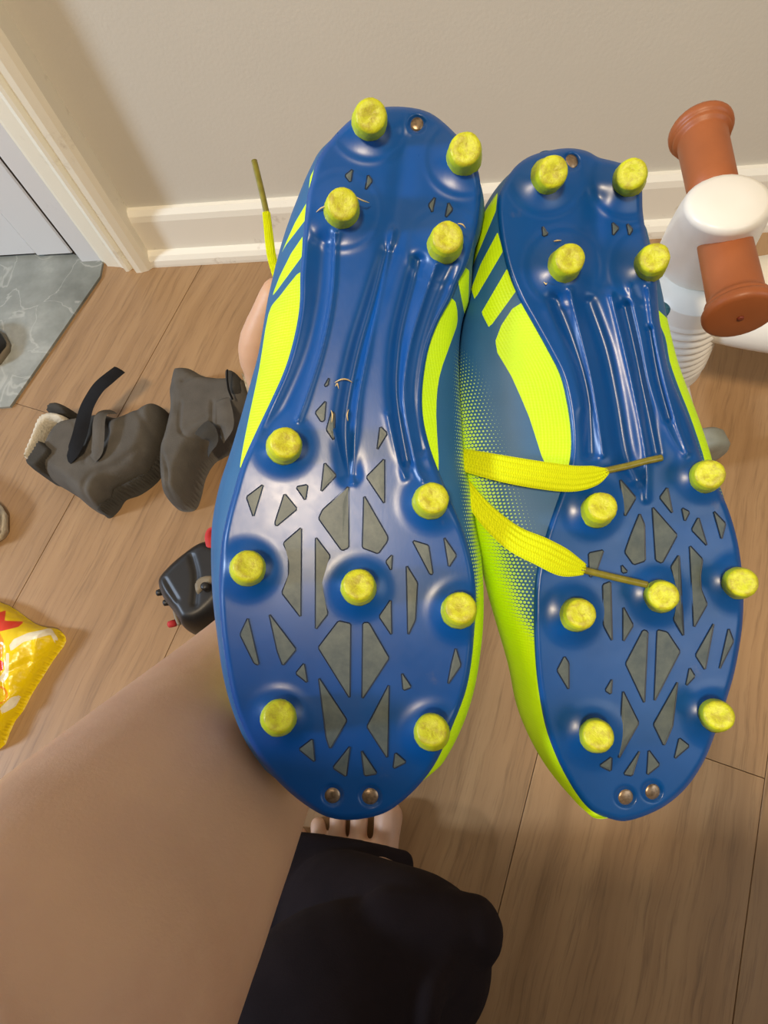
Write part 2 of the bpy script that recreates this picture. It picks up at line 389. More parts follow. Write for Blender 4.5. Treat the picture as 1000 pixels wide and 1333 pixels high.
# planks: real boards with open joints, running at an angle to the wall
A = atz(699, 986, 0); B = atz(616, 1320, 0); pd = (A-B)[:2]; pd /= np.linalg.norm(pd); pn = np.array([pd[1], -pd[0]])
PW = float((atz(990, 1060, 0)-A)[:2]@pn); ang = math.atan2(pn[1], pn[0])
slab = structure(bm_obj('floor', box((-2.4, -1.6, -.06), (2.2, WY+.10, -.0125)), M_SUB))
endk = float((atz(960, 1001, 0)-A)[:2]@pd)
for i in range(-9, 7):
    off_ = {0: endk}.get(i, endk+((i*0.47) % 1)*1.22); 
    for k in range(-2, 2):
        L0 = off_+k*1.22; ctr = A[:2]+pn*(i+.5)*PW+pd*(L0+.61)
        lim = ctr+0
        if not (-2.3 < ctr[0] < 2.2 and -1.5 < ctr[1] < 1.4): continue
        # trim boards at the wall line
        g = .0006; x0, x1 = -PW/2+g/2, PW/2-g/2
        def top(x):  # local y at which the board meets the wall
            return (WY-.002-(ctr+pn*x)[1])/pd[1]
        ya = -.61+g/2; yb = [min(.61-g/2, top(x)) for x in (x0, x1)]
        if min(yb) <= ya+.02: continue
        bm = bmesh.new(); lo = [bm.verts.new((x, y, -.012)) for x, y in ((x0, ya), (x1, ya), (x1, yb[1]), (x0, yb[0]))]
        hi = [bm.verts.new((v.co.x, v.co.y, 0)) for v in lo]
        bm.faces.new(lo[::-1]); tp = bm.faces.new(hi)
        for q in range(4): bm.faces.new((lo[q], lo[(q+1) % 4], hi[(q+1) % 4], hi[q]))
        bmesh.ops.bevel(bm, geom=[e for e in bm.edges if all(v in hi for v in e.verts)], offset=.0004, segments=1, affect='EDGES')
        o = bm_obj('plank', bm, M_WOOD, slab); o.location = (ctr[0], ctr[1], 0); o.rotation_euler = (0, 0, ang)
# stone entry slab by the door
s0 = atz(132, 362, 0)[:2]; s1 = atz(52, 478, 0)[:2]; sd = (s1-s0)/np.linalg.norm(s1-s0)
sp_ = [s0, s0+sd*.235, s0+sd*.235+np.array([-.55, -.02]), np.array([cas_l-.74, s0[1]]), np.array([cas_l-.74, WY+.011]), np.array([jx-.004, WY+.011]), np.array([jx-.004, WY-.010]), np.array([cas_l+.001, WY-.010])]
bm = bmesh.new(); fv = [bm.verts.new((x, y, .004)) for x, y in sp_]; lv = [bm.verts.new((x, y, -.001)) for x, y in sp_]
bm.faces.new(fv); 
for i in range(len(fv)): bm.faces.new((fv[i], lv[i], lv[(i+1) % len(fv)], fv[(i+1) % len(fv)]))
bmesh.ops.recalc_face_normals(bm, faces=bm.faces); structure(bm_obj('floor_entry', bm, M_STONE))

# ------------------------------------------------------------ the two football boots held up to the lens
class Frame:
    """a boot's own axes: x across, y towards the heel, z out of the sole; D = distance of the sole, tilt about its length"""
    def __init__(s, c, D, tilt):
        s.o = cray(*c)*D; s.n = np.array([math.sin(tilt), 0, math.cos(tilt)]); s.x = np.array([math.cos(tilt), 0, -math.sin(tilt)]); s.y = np.array([0, 1., 0])
        R = np.stack([s.x, s.y, s.n], 1); m = np.eye(4); m[:3, :3] = MW@R; m[:3, 3] = CAM+MW@s.o
        s.mat = Matrix(m.tolist())
    def L(s, q, h):
        q = np.asarray(q, float); h = np.asarray(h, float)*np.ones(len(q))
        r = np.stack([(q[:, 0]-500)/F, -(q[:, 1]-666.5)/F, -np.ones(len(q))], 1)
        tt = (s.o@s.n+h)/(r@s.n); p = r*tt[:, None]-s.o
        return np.stack([p@s.x, p@s.y, p@s.n], 1)
    def L1(s, x, y, h): return s.L([(x, y)], [h])[0]
    def px(s, V):
        c = s.o+V[:, :1]*s.x+V[:, 1:2]*s.y+V[:, 2:3]*s.n
        return np.stack([500+F*c[:, 0]/-c[:, 2], 666.5-F*c[:, 1]/-c[:, 2]], 1)
def attr(o, name, vals):
    a = o.data.attributes.new(name, 'FLOAT', 'POINT'); a.data.foreach_set('value', np.asarray(vals, np.float32))

def build_boot(label, fr, outline, studs, rivets, ridges, valleys, panels, silL, silR, limeL, limeR, grad, rad, grass=()):
    root = empty('football_boot', (0, 0, 0), label, 'football boot', 'pair of football boots held in the hand'); root.matrix_world = fr.mat
    out = catmull(outline, 5, True)
    rd = [(catmull(p, 6), a, w) for p, a, w in ridges]; vl = [(catmull(p, 6), a, w) for p, a, w in valleys]
    def height(q, d=None):
        if d is None: d = np.where(inside(q, out), seg_dist(q, out)[0], 0)
        h = -1.7*(1-np.clip(d/7, 0, 1))**2.0
        for bx, by, tx, ty in studs:
            r = np.hypot(q[:, 0]-bx, q[:, 1]-by); R = 54 if by < 420 else 47
            u = np.clip(1-(r-16)/(R-16), 0, 1)
            h += 2.9*u**1.7+(.26 if by < 420 else .05)*np.exp(-((r-R+3)/4.5)**2)
        for p, a, w in rd:
            dd, _ = seg_dist(q, p, False); h += a*np.exp(-np.abs(dd/w)**1.4)
        for p, a, w in vl:
            dd, _ = seg_dist(q, p, False); h -= 1.45*a*np.exp(-(dd/(w*1.1))**2)
        for x, y, r in rivets:
            k = np.hypot(q[:, 0]-x, q[:, 1]-y); h -= 1.3/(1+np.exp((k-r-2)/.8))
        return h*.001
    sole = field_mesh('outsole', out, 2.0, height, fr.L, M_SOLE, root, skirt=-.0042)
    sole['label'] = 'glossy blue moulded sole plate'
    k = .5*(fr.o[2]/-1)/F*2      # metres per pixel at the sole
    for bx, by, tx, ty in studs:
        h0 = float(height(np.array([[bx, by]]))[0])-.0012
        b = fr.L1(bx, by, h0); tp = fr.L1(tx, ty, h0+.0100); r0 = rad*k
        prof = [(r0*1.10, 0), (r0*1.06, .12), (r0*1.02, .3), (r0*.985, .62), (r0*.97, .72), (r0*.925, .78), (r0*.90, .90), (r0*.85, .965), (r0*.72, 1.0), (r0*.45, .985), (r0*.18, .955)]
        o = mesh_obj('stud', *lathe(b, tp, prof, 24, .018), M_STUD, sole)
        wv = np.zeros(len(o.data.vertices)); wv[24*7:24*11] = 1; wv[-1] = 1; attr(o, 'wear', wv)
    for x, y, r in rivets:
        b = fr.L1(x, y, float(height(np.array([[x, y]]))[0])-.0004)
        mesh_obj('rivet', *lathe(b, b+np.array([0, 0, .0009]), [(r*k*1.1, 0), (r*k*1.08, .4), (r*k*.85, .8), (r*k*.4, 1.0), (r*k*.1, 1.05)], 20), M_RIVET, sole)
    for poly in panels:
        p = np.array(poly, float); c = p.mean(0)
        area2 = np.sum(p[:, 0]*np.roll(p[:, 1], -1)-np.roll(p[:, 0], -1)*p[:, 1])
        if area2 < 0: p = p[::-1]
        # round the corners a little
        q = []
        for i in range(len(p)):
            a, b, c2 = p[i-1], p[i], p[(i+1) % len(p)]
            la, lc = np.linalg.norm(a-b), np.linalg.norm(c2-b); s = min(1.6, la*.3, lc*.3)
            q += [b+(a-b)/la*s, b+(c2-b)/lc*s]
        q = np.array(q); tn = np.roll(q, -1, 0)-np.roll(q, 1, 0); tn /= np.linalg.norm(tn, axis=1)[:, None]; nr = np.stack([tn[:, 1], -tn[:, 0]], 1)
        rings = [(q+nr*1.5, -.0001), (q+nr*1.0, .00018), (q-nr*.1, .00006), (q-nr*.5, .00016)]
        V = []; 
        for rr, dz in rings: V += list(fr.L(rr, height(rr)+dz))
        n = len(q); 
        fld = lambda f: c+(q-nr*.5-c)*f
        for f in (.55,): rr = fld(f); V += list(fr.L(rr, np.maximum(height(rr), height(rr).mean())+.00018))
        V.append(fr.L1(c[0], c[1], float(height(c[None])[0])+.0002)); Fc = []; fm = []
        for j in range(4):
            for i in range(n):
                Fc.append((j*n+i, (j+1)*n+i, (j+1)*n+(i+1) % n, j*n+(i+1) % n)); fm.append(0 if j >= 3 else 1)
        for i in range(n): Fc.append((4*n+i, 5*n, 4*n+(i+1) % n)); fm.append(0)
        o = mesh_obj('inset_panel', V, Fc, None, sole, mats=[M_INSET, M_GROOVE], fmat=fm, smooth=False)
    # dried grass stuck to the sole
    for path in grass:
        g = [fr.L1(x, y, float(height(np.array([[x, y]]))[0])+.0005+dz) for x, y, dz in path]
        mesh_obj('dried_grass', *tube(g, [.00012]+[.00026]*(len(g)-2)+[.0001], 6, n=3), M_GRASS, sole)
    # ---- upper
    lo = fr.L(out, 0.); yt, yb = lo[:, 1].max(), lo[:, 1].min(); it, ib = lo[:, 1].argmax(), lo[:, 1].argmin()
    idx = [(it+i) % len(lo) for i in range((ib-it) % len(lo)+1)]; right = lo[idx]
    idx = [(ib+i) % len(lo) for i in range((it-ib) % len(lo)+1)]; left = lo[idx]
    if right[:, 0].mean() < left[:, 0].mean(): left, right = right, left
    def itp(pts, y, col=0):
        s = pts[np.argsort(pts[:, 1])]; return np.interp(y, s[:, 1], s[:, col])
    NR, NK = 300, 100; B = .021
    tt = (1-np.cos(np.linspace(0.02, math.pi-.02, NR)))/2; ys = yt-.0008+(yb+.0008-yt+.0008)*tt
    xl, xr = itp(left, ys), itp(right, ys)
    def sil(pts, dflt):
        if not pts: return None
        c = catmull(pts, 5); g = fr.L(c, -B); return g
    gl, gr = sil(silL, 0), sil(silR, 0)
    H = np.interp(tt, [0, .06, .25, .45, .62, .8, .93, 1], [.072, .078, .080, .082, .066, .050, .042, .030])
    endr = np.clip(np.minimum(tt/.035, (1-tt)/.05), 0, 1); endr = np.sqrt(1-(1-endr)**2)
    V = []; G1 = []; U = []
    taper = np.clip(np.minimum(tt/.10, (1-tt)/.10), 0, 1); taper = taper*taper*(3-2*taper)
    for i in range(NR):
        y = ys[i]; w = xr[i]-xl[i]; bl = -.004*taper[i]; br = .004*taper[i]
        sl = xl[i]+bl; srr = xr[i]+br
        if gl is not None:
            a, b = gl[:, 1].max(), gl[:, 1].min(); f = np.clip(min((a-y), (y-b))/.012+.5, 0, 1); sl = sl*(1-f)+min(itp(gl, y), xl[i]+.006)*f
        if gr is not None:
            a, b = gr[:, 1].max(), gr[:, 1].min(); f = np.clip(min((a-y), (y-b))/.012+.5, 0, 1); srr = srr*(1-f)+max(itp(gr, y), xr[i]-.004)*f
        e = max(endr[i], .15); b_ = B*e; h = .006+(H[i]-.006)*e; xc = (sl+srr)/2; ins = min(.0012, w*.1)
        # wall of the upper, then over the top
        cp = [(xl[i]+ins, -.002), (xl[i]+(sl-xl[i])*.62, -b_*.42), (sl, -b_), (sl+(xc-sl)*.12, -(b_+(h-b_)*.45)), (sl+(xc-sl)*.50, -(b_+(h-b_)*.86)), (xc, -h),
              (srr+(xc-srr)*.50, -(b_+(h-b_)*.86)), (srr+(xc-srr)*.12, -(b_+(h-b_)*.45)), (srr, -b_), (xr[i]+(srr-xr[i])*.62, -b_*.42), (xr[i]-ins, -.002)]
        c = catmull(cp, 14); s = np.concatenate([[0], np.cumsum(np.hypot(*np.diff(c, axis=0).T))])
        # denser on the visible walls
        par = np.linspace(0, 1, NK); par = par-.13*np.sin(2*math.pi*par)*-1*-1
        ss = s[-1]*par; cx = np.interp(ss, s, c[:, 0]); cz = np.interp(ss, s, c[:, 1])
        V.append(np.stack([cx, np.full(NK, y), cz], 1)); U.append(np.stack([ss, np.full(NK, y)], 1))
    V = np.concatenate(V); U = np.concatenate(U); Fc = []
    for i in range(NR-1):
        for kk in range(NK-1): Fc.append((i*NK+kk, i*NK+kk+1, (i+1)*NK+kk+1, (i+1)*NK+kk))
    up = mesh_obj('upper', V, Fc, M_UPPER, root); up['label'] = 'teal and lime woven upper'
    q = fr.px(V); kk = np.tile(np.arange(NK)/(NK-1), NR); s1 = np.full(len(V), 30.0)
    for side, polys in ((0, limeL), (1, limeR)):
        m = (kk < .5) if side == 0 else (kk > .5)
        for p in polys: s1[m] = np.minimum(s1[m], sdf(q[m], catmull(p, 3, True) if len(p) > 7 else np.array(p, float)))
    attr(up, 'lime_sdf', s1); attr(up, 'lime_grad', grad(q, kk, np.repeat(tt, NK)))
    uvl = up.data.uv_layers.new(name='UVMap'); li = np.zeros(len(up.data.loops), np.int32); up.data.loops.foreach_get('vertex_index', li)
    uvl.data.foreach_set('uv', U[li].astype(np.float32).ravel())
    # collar round the ankle opening, on the far side
    cy = ys[int(NR*.20)]; cxm = (xl[int(NR*.2)]+xr[int(NR*.2)])/2; ring = []
    for a in np.linspace(0, 2*math.pi, 25)[:-1]: ring.append((cxm+.020*math.cos(a), cy+.036*math.sin(a), -.079-.006*math.sin(a)))
    ring.append(ring[0]); mesh_obj('collar', *tube(ring, [.006]*25, 10, n=2, cap=False), M_LINING, root)
    mesh_obj('ankle_opening', [(cxm, cy, -.080)]+ring[:-1], [(0, i+1, (i+1) % 24+1) for i in range(24)], M_LINING, root)
    return root, sole, height

L_OUT = [(525, 139), (560, 147), (590, 171), (612, 198), (624, 228), (625, 268), (617, 315), (608, 345), (596, 368), (588, 388), (570, 421), (557, 458), (550, 506), (551, 544), (559, 580), (570, 611), (584, 645), (598, 678), (610, 712), (618, 751), (620, 783), (618, 815), (614, 860), (606, 901), (590, 943), (570, 988), (550, 1017), (525, 1042), (499, 1059), (464, 1067), (432, 1065), (404, 1052), (371, 1026), (339, 990), (315, 945), (302, 905), (294, 864), (288, 820), (285, 767), (288, 712), (295, 674), (304, 641), (315, 604), (333, 563), (353, 521), (371, 480), (383, 439), (390, 398), (391, 358), (393, 330), (399, 262), (405, 236), (414, 206), (435, 177), (462, 152), (490, 141)]
L_ST = [(481, 160, 483, 150), (604, 206, 606, 193), (445, 275, 446, 265), (579, 320, 583, 308), (370, 582, 372, 576), (560, 653, 564, 648), (323, 740, 323, 737), (467, 765, 467, 761), (597, 795, 600, 791), (363, 934, 363, 932), (562, 953, 562, 950)]
L_RV = [(543, 162, 9), (433, 1035, 10.5), (482, 1036, 11)]
L_RD = [([(437, 303), (433, 380), (420, 450), (398, 520), (388, 546)], 1.3, 4), ([(512, 300), (495, 383), (478, 458), (465, 525), (459, 608), (460, 628)], 1.5, 4.5),
        ([(568, 343), (551, 390), (533, 450), (525, 506), (529, 551), (542, 608), (550, 624)], 1.3, 4), ([(505, 540), (510, 562), (517, 590), (527, 622)], .7, 4), ([(435, 560), (443, 590), (452, 622)], .6, 4)]
L_VL = [([(506, 330), (484, 400), (466, 460), (452, 530), (450, 575), (456, 618)], 1.8, 10), ([(528, 180), (522, 240), (510, 310)], .9, 14), ([(545, 340), (524, 420), (517, 470), (517, 520), (530, 600)], 1.5, 8),
        ([(420, 320), (414, 390), (400, 455), (376, 515), (352, 560)], 1.6, 15), ([(585, 345), (560, 410), (545, 465), (540, 520), (550, 585)], .9, 8)]
L_PN = [[(321, 647), (343, 630.4), (330, 673)], [(370.4, 642.4), (387, 662.4), (360, 685), (358, 681)], [(385.6, 634), (400.6, 631), (400, 637), (397.6, 651.6)], [(422.4, 602), (438, 619), (418, 640.4)],
        [(454, 633), (454, 713), (445, 716.6), (415, 675), (420, 664)], [(392.4, 686.7), (391.6, 803.4), (367, 771.8), (376, 750.7), (376, 722), (369, 707)], [(411, 699), (430, 724), (419, 742.6), (416, 767), (427, 799), (411, 819.6)],
        [(474, 645), (505, 699), (504, 705), (492.4, 720.6), (472, 713)], [(500.6, 597), (500.6, 656), (477, 621)], [(537, 703.6), (558, 710), (563.6, 747), (560, 747.6)], [(578, 699), (594.4, 723), (584.4, 738.4)],
        [(511, 721.6), (509.6, 743), (502.4, 731)], [(529.3, 735.7), (543.5, 758.8), (540.7, 807.4), (531.3, 826.9)], [(509, 780.3), (510, 826.9), (493.7, 802.6)], [(440.8, 808.4), (456.5, 812), (455.5, 909), (414.5, 843)],
        [(472.6, 811), (480, 810.5), (506.6, 856.7), (471.6, 910)], [(323, 804), (337.4, 865.7), (331.5, 864), (312.6, 826)], [(350.4, 799), (385.7, 845.5), (368.3, 866.6), (361, 847)], [(396, 863), (400.4, 889), (385, 876.6)],
        [(415, 882), (451.7, 937.6), (429.8, 975), (425, 960.7)], [(506.6, 891), (504.5, 987), (477.9, 946)], [(523, 875.6), (535.6, 894.5), (525, 898.7)], [(593.4, 843), (600.3, 866), (583, 891), (588, 864)],
        [(407, 961.7), (410, 992), (389.3, 975.4)], [(456, 971), (450.8, 1011), (433.4, 999.5)], [(470.5, 976.4), (491, 1007), (474.7, 1010)], [(514.6, 979.6), (529, 992), (512, 1000.6)],
        [(424.5, 521.6), (422.4, 547.5), (418.2, 549), (410.5, 537)], [(432, 535.6), (435.7, 538), (434.7, 573.4), (425, 559.4)], [(495, 555), (504.3, 564), (491, 586)], [(429, 491), (427, 502), (422, 503)],
        [(459.5, 220), (456.4, 237.5), (449, 228.4)], [(479, 227), (485, 235.6), (475.6, 247.6)], [(566.8, 256), (563, 277), (558, 266.8)], [(583.6, 263), (589.6, 272.8), (580, 283.6)]]
L_SL = [(416, 200), (409, 221), (398, 248), (371, 315), (354, 375), (346, 413), (337, 465), (326, 506), (314, 551), (303, 590), (289, 633), (281, 674), (279, 710), (281, 767), (287, 820), (296, 880), (315, 941), (338, 980), (356, 1005)]
L_SR = [(620, 310), (612, 349), (610, 390), (601, 420), (597, 458), (598, 506), (601, 551), (604, 600), (612, 641), (618, 686), (625, 734), (627, 799), (623, 848), (615, 897), (602, 938), (582, 978), (566, 1000)]
L_LL = [[(401, 261), (397, 287), (373, 318), (366, 330), (384, 290)], [(394, 308), (393, 334), (360, 379), (354, 386), (364, 360), (379, 330)],
        [(395, 352), (392, 405), (384, 450), (363, 503), (340, 555), (315, 608), (314, 596), (324, 544), (337.5, 480), (349.5, 409), (364, 386)], [(412, 214), (406, 236), (402, 246), (404, 230)]]
L_LR = [[(603, 346), (611, 352), (610, 398), (605, 409), (596, 364)], [(588, 388), (596, 416), (587, 446), (572, 491), (568, 540), (571, 615), (556, 606), (540, 566), (535, 510), (540, 469), (556, 420)]]
def L_grad(q, k, tt):
    x, y = q[:, 0], q[:, 1]
    sr = np.interp(y, [p[1] for p in L_SR], [p[0] for p in L_SR])
    wid = np.interp(y, [440, 520, 600, 680, 760, 830, 900], [7, 10, 14, 16, 18, 40, 60])
    g = np.clip(1-(sr-x)/wid, 0, 1)*np.interp(y, [430, 480, 600, 760, 800], [0, .45, .62, .8, 1.1])
    g = np.where(k > .55, g, np.interp(y, [760, 860], [0., .9])*(k < .05))
    g = np.where((k >= .3) & (k <= .72), np.interp(tt, [.3, .6, .8], [0, .5, 1.1]), g)
    return g
FL = Frame((456, 620), .200, 0)
boot_l, sole_l, hl = build_boot('blue football boot with lime studs, the one held in front of the forearm', FL, L_OUT, L_ST, L_RV, L_RD, L_VL, L_PN, L_SL, L_SR, L_LL, L_LR, L_grad, 21.5, [[(436, 498, 0), (444, 494, .001), (452, 494, .001), (459, 498, 0)], [(437, 503, 0), (439, 499, .0005), (441, 506, 0)], [(453, 548, 0), (452, 540, .0006), (454, 533, 0)], [(432, 550, 0), (433, 540, .0005), (431, 534, 0)], [(463, 256, .006), (472, 261, .005), (481, 264, .002)], [(425, 268, .004), (418, 271, .001), (412, 276, 0)], [(596, 291, .008), (602, 292, .0085), (606, 297, .007)]])

R_OUT = [(735, 193), (762, 196), (780, 205), (800, 210), (822, 218), (835, 240), (837, 276), (843, 314), (854, 363), (858, 408), (863, 441), (870, 478), (881, 509), (896, 545), (912, 592), (926, 622), (940, 644), (951, 671), (961, 708), (967, 753), (968, 790), (965, 827), (957, 872), (947, 908), (934, 947), (917, 990), (893, 1026), (861, 1052), (820, 1068), (795, 1066), (770, 1055), (750, 1032), (729, 995), (713, 955), (705, 921), (699, 880), (696, 839), (695, 798), (698, 749), (710, 699), (725, 654), (737, 620), (743, 590), (743, 560), (738, 524), (729, 488), (712, 454), (692, 418), (677, 391), (663, 358), (653, 319), (648, 279), (649, 256), (656, 239), (672, 216), (696, 201)]
R_ST = [(711, 231, 721, 223), (818, 235, 823, 226), (733, 347, 743, 336), (845, 346, 853, 335), (776, 666, 785, 659), (917, 621, 925, 617), (749, 800, 757, 799), (859, 776, 864, 775), (960, 759, 967, 758), (775, 957, 779, 957), (930, 931, 936, 931)]
R_RV = [(743, 211, 9), (814, 1037, 10.5), (849, 1030, 10.5)]
R_RD = [([(742, 378), (755, 431), (768, 487), (778, 543), (785, 592)], 1.2, 4), ([(796, 385), (811, 444), (826, 510), (836, 560), (842, 602), (842, 650)], 1.5, 4.5), ([(844, 375), (851, 431), (864, 493), (880, 550), (895, 589)], 1.3, 4),
        ([(820, 375), (834, 437), (844, 493), (857, 530), (877, 573), (890, 592)], .9, 6), ([(715, 404), (732, 440), (748, 480), (758, 530)], .8, 8)]
R_VL = [([(765, 395), (786, 455), (800, 520), (812, 590), (826, 625)], 1.7, 10), ([(812, 400), (826, 460), (840, 530), (852, 590)], 1.4, 7), ([(775, 260), (772, 320), (775, 370)], .9, 13), ([(722, 390), (745, 450), (764, 515), (768, 590)], 1.3, 8), ([(846, 430), (856, 490), (870, 545)], .9, 5)]
R_PN = [[(807, 623.5), (828, 648), (813.5, 672.7)], [(833, 668), (839, 683), (840, 730), (825, 735), (813.7, 719), (822, 695)], [(849.5, 659.7), (881.7, 696.5), (862, 733), (854, 729.5)], [(869, 634), (875.7, 668.7), (859, 647.7)],
        [(887.7, 661), (898, 666.5), (891.5, 679)], [(909.5, 673), (920.7, 710.7), (900.5, 689.7)], [(929, 665), (944.7, 681.5), (939.5, 702.5)], [(898, 710), (914.7, 728), (911.7, 749), (912.5, 767), (920.7, 786.5), (903.5, 817)],
        [(884, 722), (887, 770), (890, 828.5), (877, 806), (883, 789.6), (882, 761), (873.7, 738)], [(766.5, 720), (786, 716), (776, 745), (768, 752)], [(785, 761), (795, 757), (797, 834.7), (786, 814)], [(811.4, 789.6), (824.5, 814), (811.4, 835.5)],
        [(837.6, 820), (843.4, 822), (839, 915.6), (814.7, 864)], [(856, 820), (868.8, 823), (885.4, 848), (852, 913)], [(929.5, 811), (918, 872.4), (905.7, 853)], [(948.7, 817.5), (955, 834.7), (936.5, 871.6)],
        [(735, 854), (740.6, 863), (740.6, 898), (725.4, 872.7)], [(797, 883.4), (795.6, 904), (788, 899)], [(811, 899), (831.7, 941), (805.4, 987.8)], [(882.4, 887), (875.6, 945), (864.5, 971), (851, 943)],
        [(898, 868.8), (905, 880.5), (893, 893)], [(884.4, 960.5), (897.7, 971), (878, 988)], [(796.6, 985), (795.6, 1004), (780.4, 996.6)], [(833, 977), (823, 1010), (812, 1008)], [(844.4, 976), (859, 995.6), (842.4, 1009)],
        [(797, 289), (806, 297), (798, 307)], [(816, 290.5), (824, 299), (819, 307)], [(706, 294), (714, 305), (707, 308)], [(809, 735), (817.5, 744.5), (810, 746)]]
R_SL = [(655, 236), (634, 264), (623, 289), (615, 322), (611, 355), (604, 400), (598, 460), (596, 520), (598, 580), (603, 630), (614, 680), (629, 730), (643, 790), (664, 867), (676, 925), (697, 974), (725, 1017), (752, 1048)]
R_SR = [(826, 300), (838, 340), (849, 380), (858, 418), (866, 450), (874, 478), (886, 510), (899, 545), (914, 590), (924, 630), (931, 670), (938, 720)]
R_LL = [[(648, 250), (645.7, 274.5), (613, 352), (612, 348), (619.4, 310), (632, 279)], [(648, 302), (655, 327), (618, 390), (613.5, 376), (625.7, 344)], [(660, 350), (674, 376), (637, 427), (626.8, 407)],
        [(681, 393), (715, 454), (739, 507), (747, 560), (745, 612), (714, 612), (689, 543), (666, 490), (645, 444)], [(640, 262), (646, 252), (622, 300), (615, 335), (612, 335), (622, 290)]]
R_LR = [[(850, 400), (866, 438), (872, 470), (884, 505), (898, 540), (915, 590), (922, 618), (930, 610), (900, 500), (880, 430)]]
def R_grad(q, k, tt):
    x, y = q[:, 0], q[:, 1]
    x1 = np.interp(y, [440, 500, 600, 680, 740, 800, 850, 1060], [560, 580, 592, 612, 628, 655, 695, 790])   # solid lime left of this
    x0 = np.interp(y, [440, 500, 600, 680, 740, 800, 850, 1060], [600, 640, 668, 700, 712, 722, 745, 860])   # no lime right of this
    g = np.clip((x0-x)/(x0-x1), 0, 1.15)*np.interp(y, [400, 470, 560, 700], [0, .6, .85, 1])
    g = np.where(k < .5, g, np.interp(tt, [.4, .8], [0, 1.]))
    return g
FR = Frame((815, 630), .2126, math.radians(9))
boot_r, sole_r, hr = build_boot('blue football boot with lime laces trailing over its sole, nearer the ride-on toy', FR, R_OUT, R_ST, R_RV, R_RD, R_VL, R_PN, R_SL, R_SR, R_LL, R_LR, R_grad, 20, [[(721, 314, 0), (726, 313, .0006), (731, 313, 0)], [(708, 367, 0), (711, 370, .0005), (712, 368, 0)]])
# pull tab at the ankle of the further boot
mesh_obj('pull_tab', *tube([FR.L1(822, 396, -.024), FR.L1(848, 396, -.021), FR.L1(861, 399, -.020), FR.L1(866, 404, -.020), FR.L1(861, 409, -.020), FR.L1(848, 412, -.021), FR.L1(822, 412, -.024)], [.0020]*7, 8), simple('tab_teal', (24, 84, 110), .6), boot_r)

# laces (points in the further boot's own axes: pixel, pixel, height above the sole)
def lace(fr, pts, ws, agl, parent, nrm=(0, 0, 1), thick=.0022):
    p = [fr.L1(*a) for a in pts]; k = -fr.o[2]/F
    o = recalc(mesh_obj('lace', *ribbon(p, [nrm]*len(p), [w*k for w in ws], thick, 5), M_LACE, parent)); o['label'] = 'lime woven flat lace'
    a = [fr.L1(*q) for q in agl]; recalc(mesh_obj('aglet', *tube(a, [.00125]*len(a), 10), M_AGLET, o)); return o
lace(FR, [(580, 590, -.026), (604, 598, -.014), (650, 609, -.002), (700, 618, .003), (745, 623, .0045), (775, 619, .0045), (790, 613, .0045)], [26, 31, 34, 35, 33, 25, 9], [(787, 613, .0045), (815, 607, .005), (842, 600, .0055), (861, 596, .0055)], boot_r)
lace(FR, [(588, 605, -.026), (608, 636, -.014), (632, 668, -.007), (668, 700, .000), (705, 718, .005), (735, 733, .0065), (760, 741, .0065)], [16, 20, 27, 33, 36, 34, 16], [(756, 741, .0065), (785, 748, .007), (815, 755, .0075), (842, 761, .008)], boot_r)
lace(FL, [(372, 395, -.055), (362, 362, -.052), (354, 335, -.050), (350, 305, -.048), (347, 277, -.047)], [20, 16, 15, 14, 12], [(347.5, 279, -.047), (341, 250, -.046), (331, 209, -.045)], boot_l, nrm=(-.3, 0, 1), thick=.003)

# ------------------------------------------------------------ the person holding the boots
person = empty('person', (-.12, -.45, 0), 'person with a bare forearm and bare foot in dark trousers, holding up the boots', 'person')
inv = np.array([-.12, -.45, 0])
def loc(vf, o=inv): return [np.asarray(v)-o for v in vf[0]], vf[1]
ax = np.array([-.585, .811]); ap = np.array([571., 577.])
def armp(s, d): q = ap+ax*s; return P(q[0], q[1], d)
view = MW@np.array([0, 0, 1.0])
arm_pts = [armp(225, .372), armp(377, .292), armp(550, .236), armp(720, .196), armp(900, .162), armp(1120, .150), np.array([-.23, -.22, .66]), np.array([-.22, -.32, .73])]
arm_rad = [.0315, .0405, .0495, .0545, .0555, .056, .058, .066]
arm = tube(arm_pts, arm_rad, 28, flat=.80, ref=view, n=8)
W_ = armp(225, .372)
palm = capsule_chain([W_, P(424, 665, .362), P(418, 590, .352), P(414, 540, .342)], [.029, .036, .041, .037], 20, flat=.5, ref=view)
fingers = []
def finger(pts, r): fingers.append(capsule_chain([P(*p) for p in pts], r, 14))
finger([(370, 570, .345), (346, 505, .338), (336, 456, .316), (347, 412, .300), (360, 381, .292)], [.0105, .0098, .0112, .0086, .0078])
finger([(398, 548, .346), (392, 470, .342), (400, 405, .324), (420, 372, .306), (440, 362, .293)], [.0110, .0104, .0098, .0090, .0080])
finger([(425, 545, .344), (440, 468, .342), (456, 408, .326), (476, 384, .308), (494, 378, .295)], [.0108, .0100, .0094, .0087, .0078])
finger([(450, 560, .340), (482, 495, .338), (506, 450, .324), (522, 430, .308), (534, 424, .296)], [.0098, .0090, .0084, .0078, .0070])
finger([(400, 680, .352), (440, 640, .335), (462, 590, .315), (474, 550, .300)], [.0150, .0125, .0110, .0090])
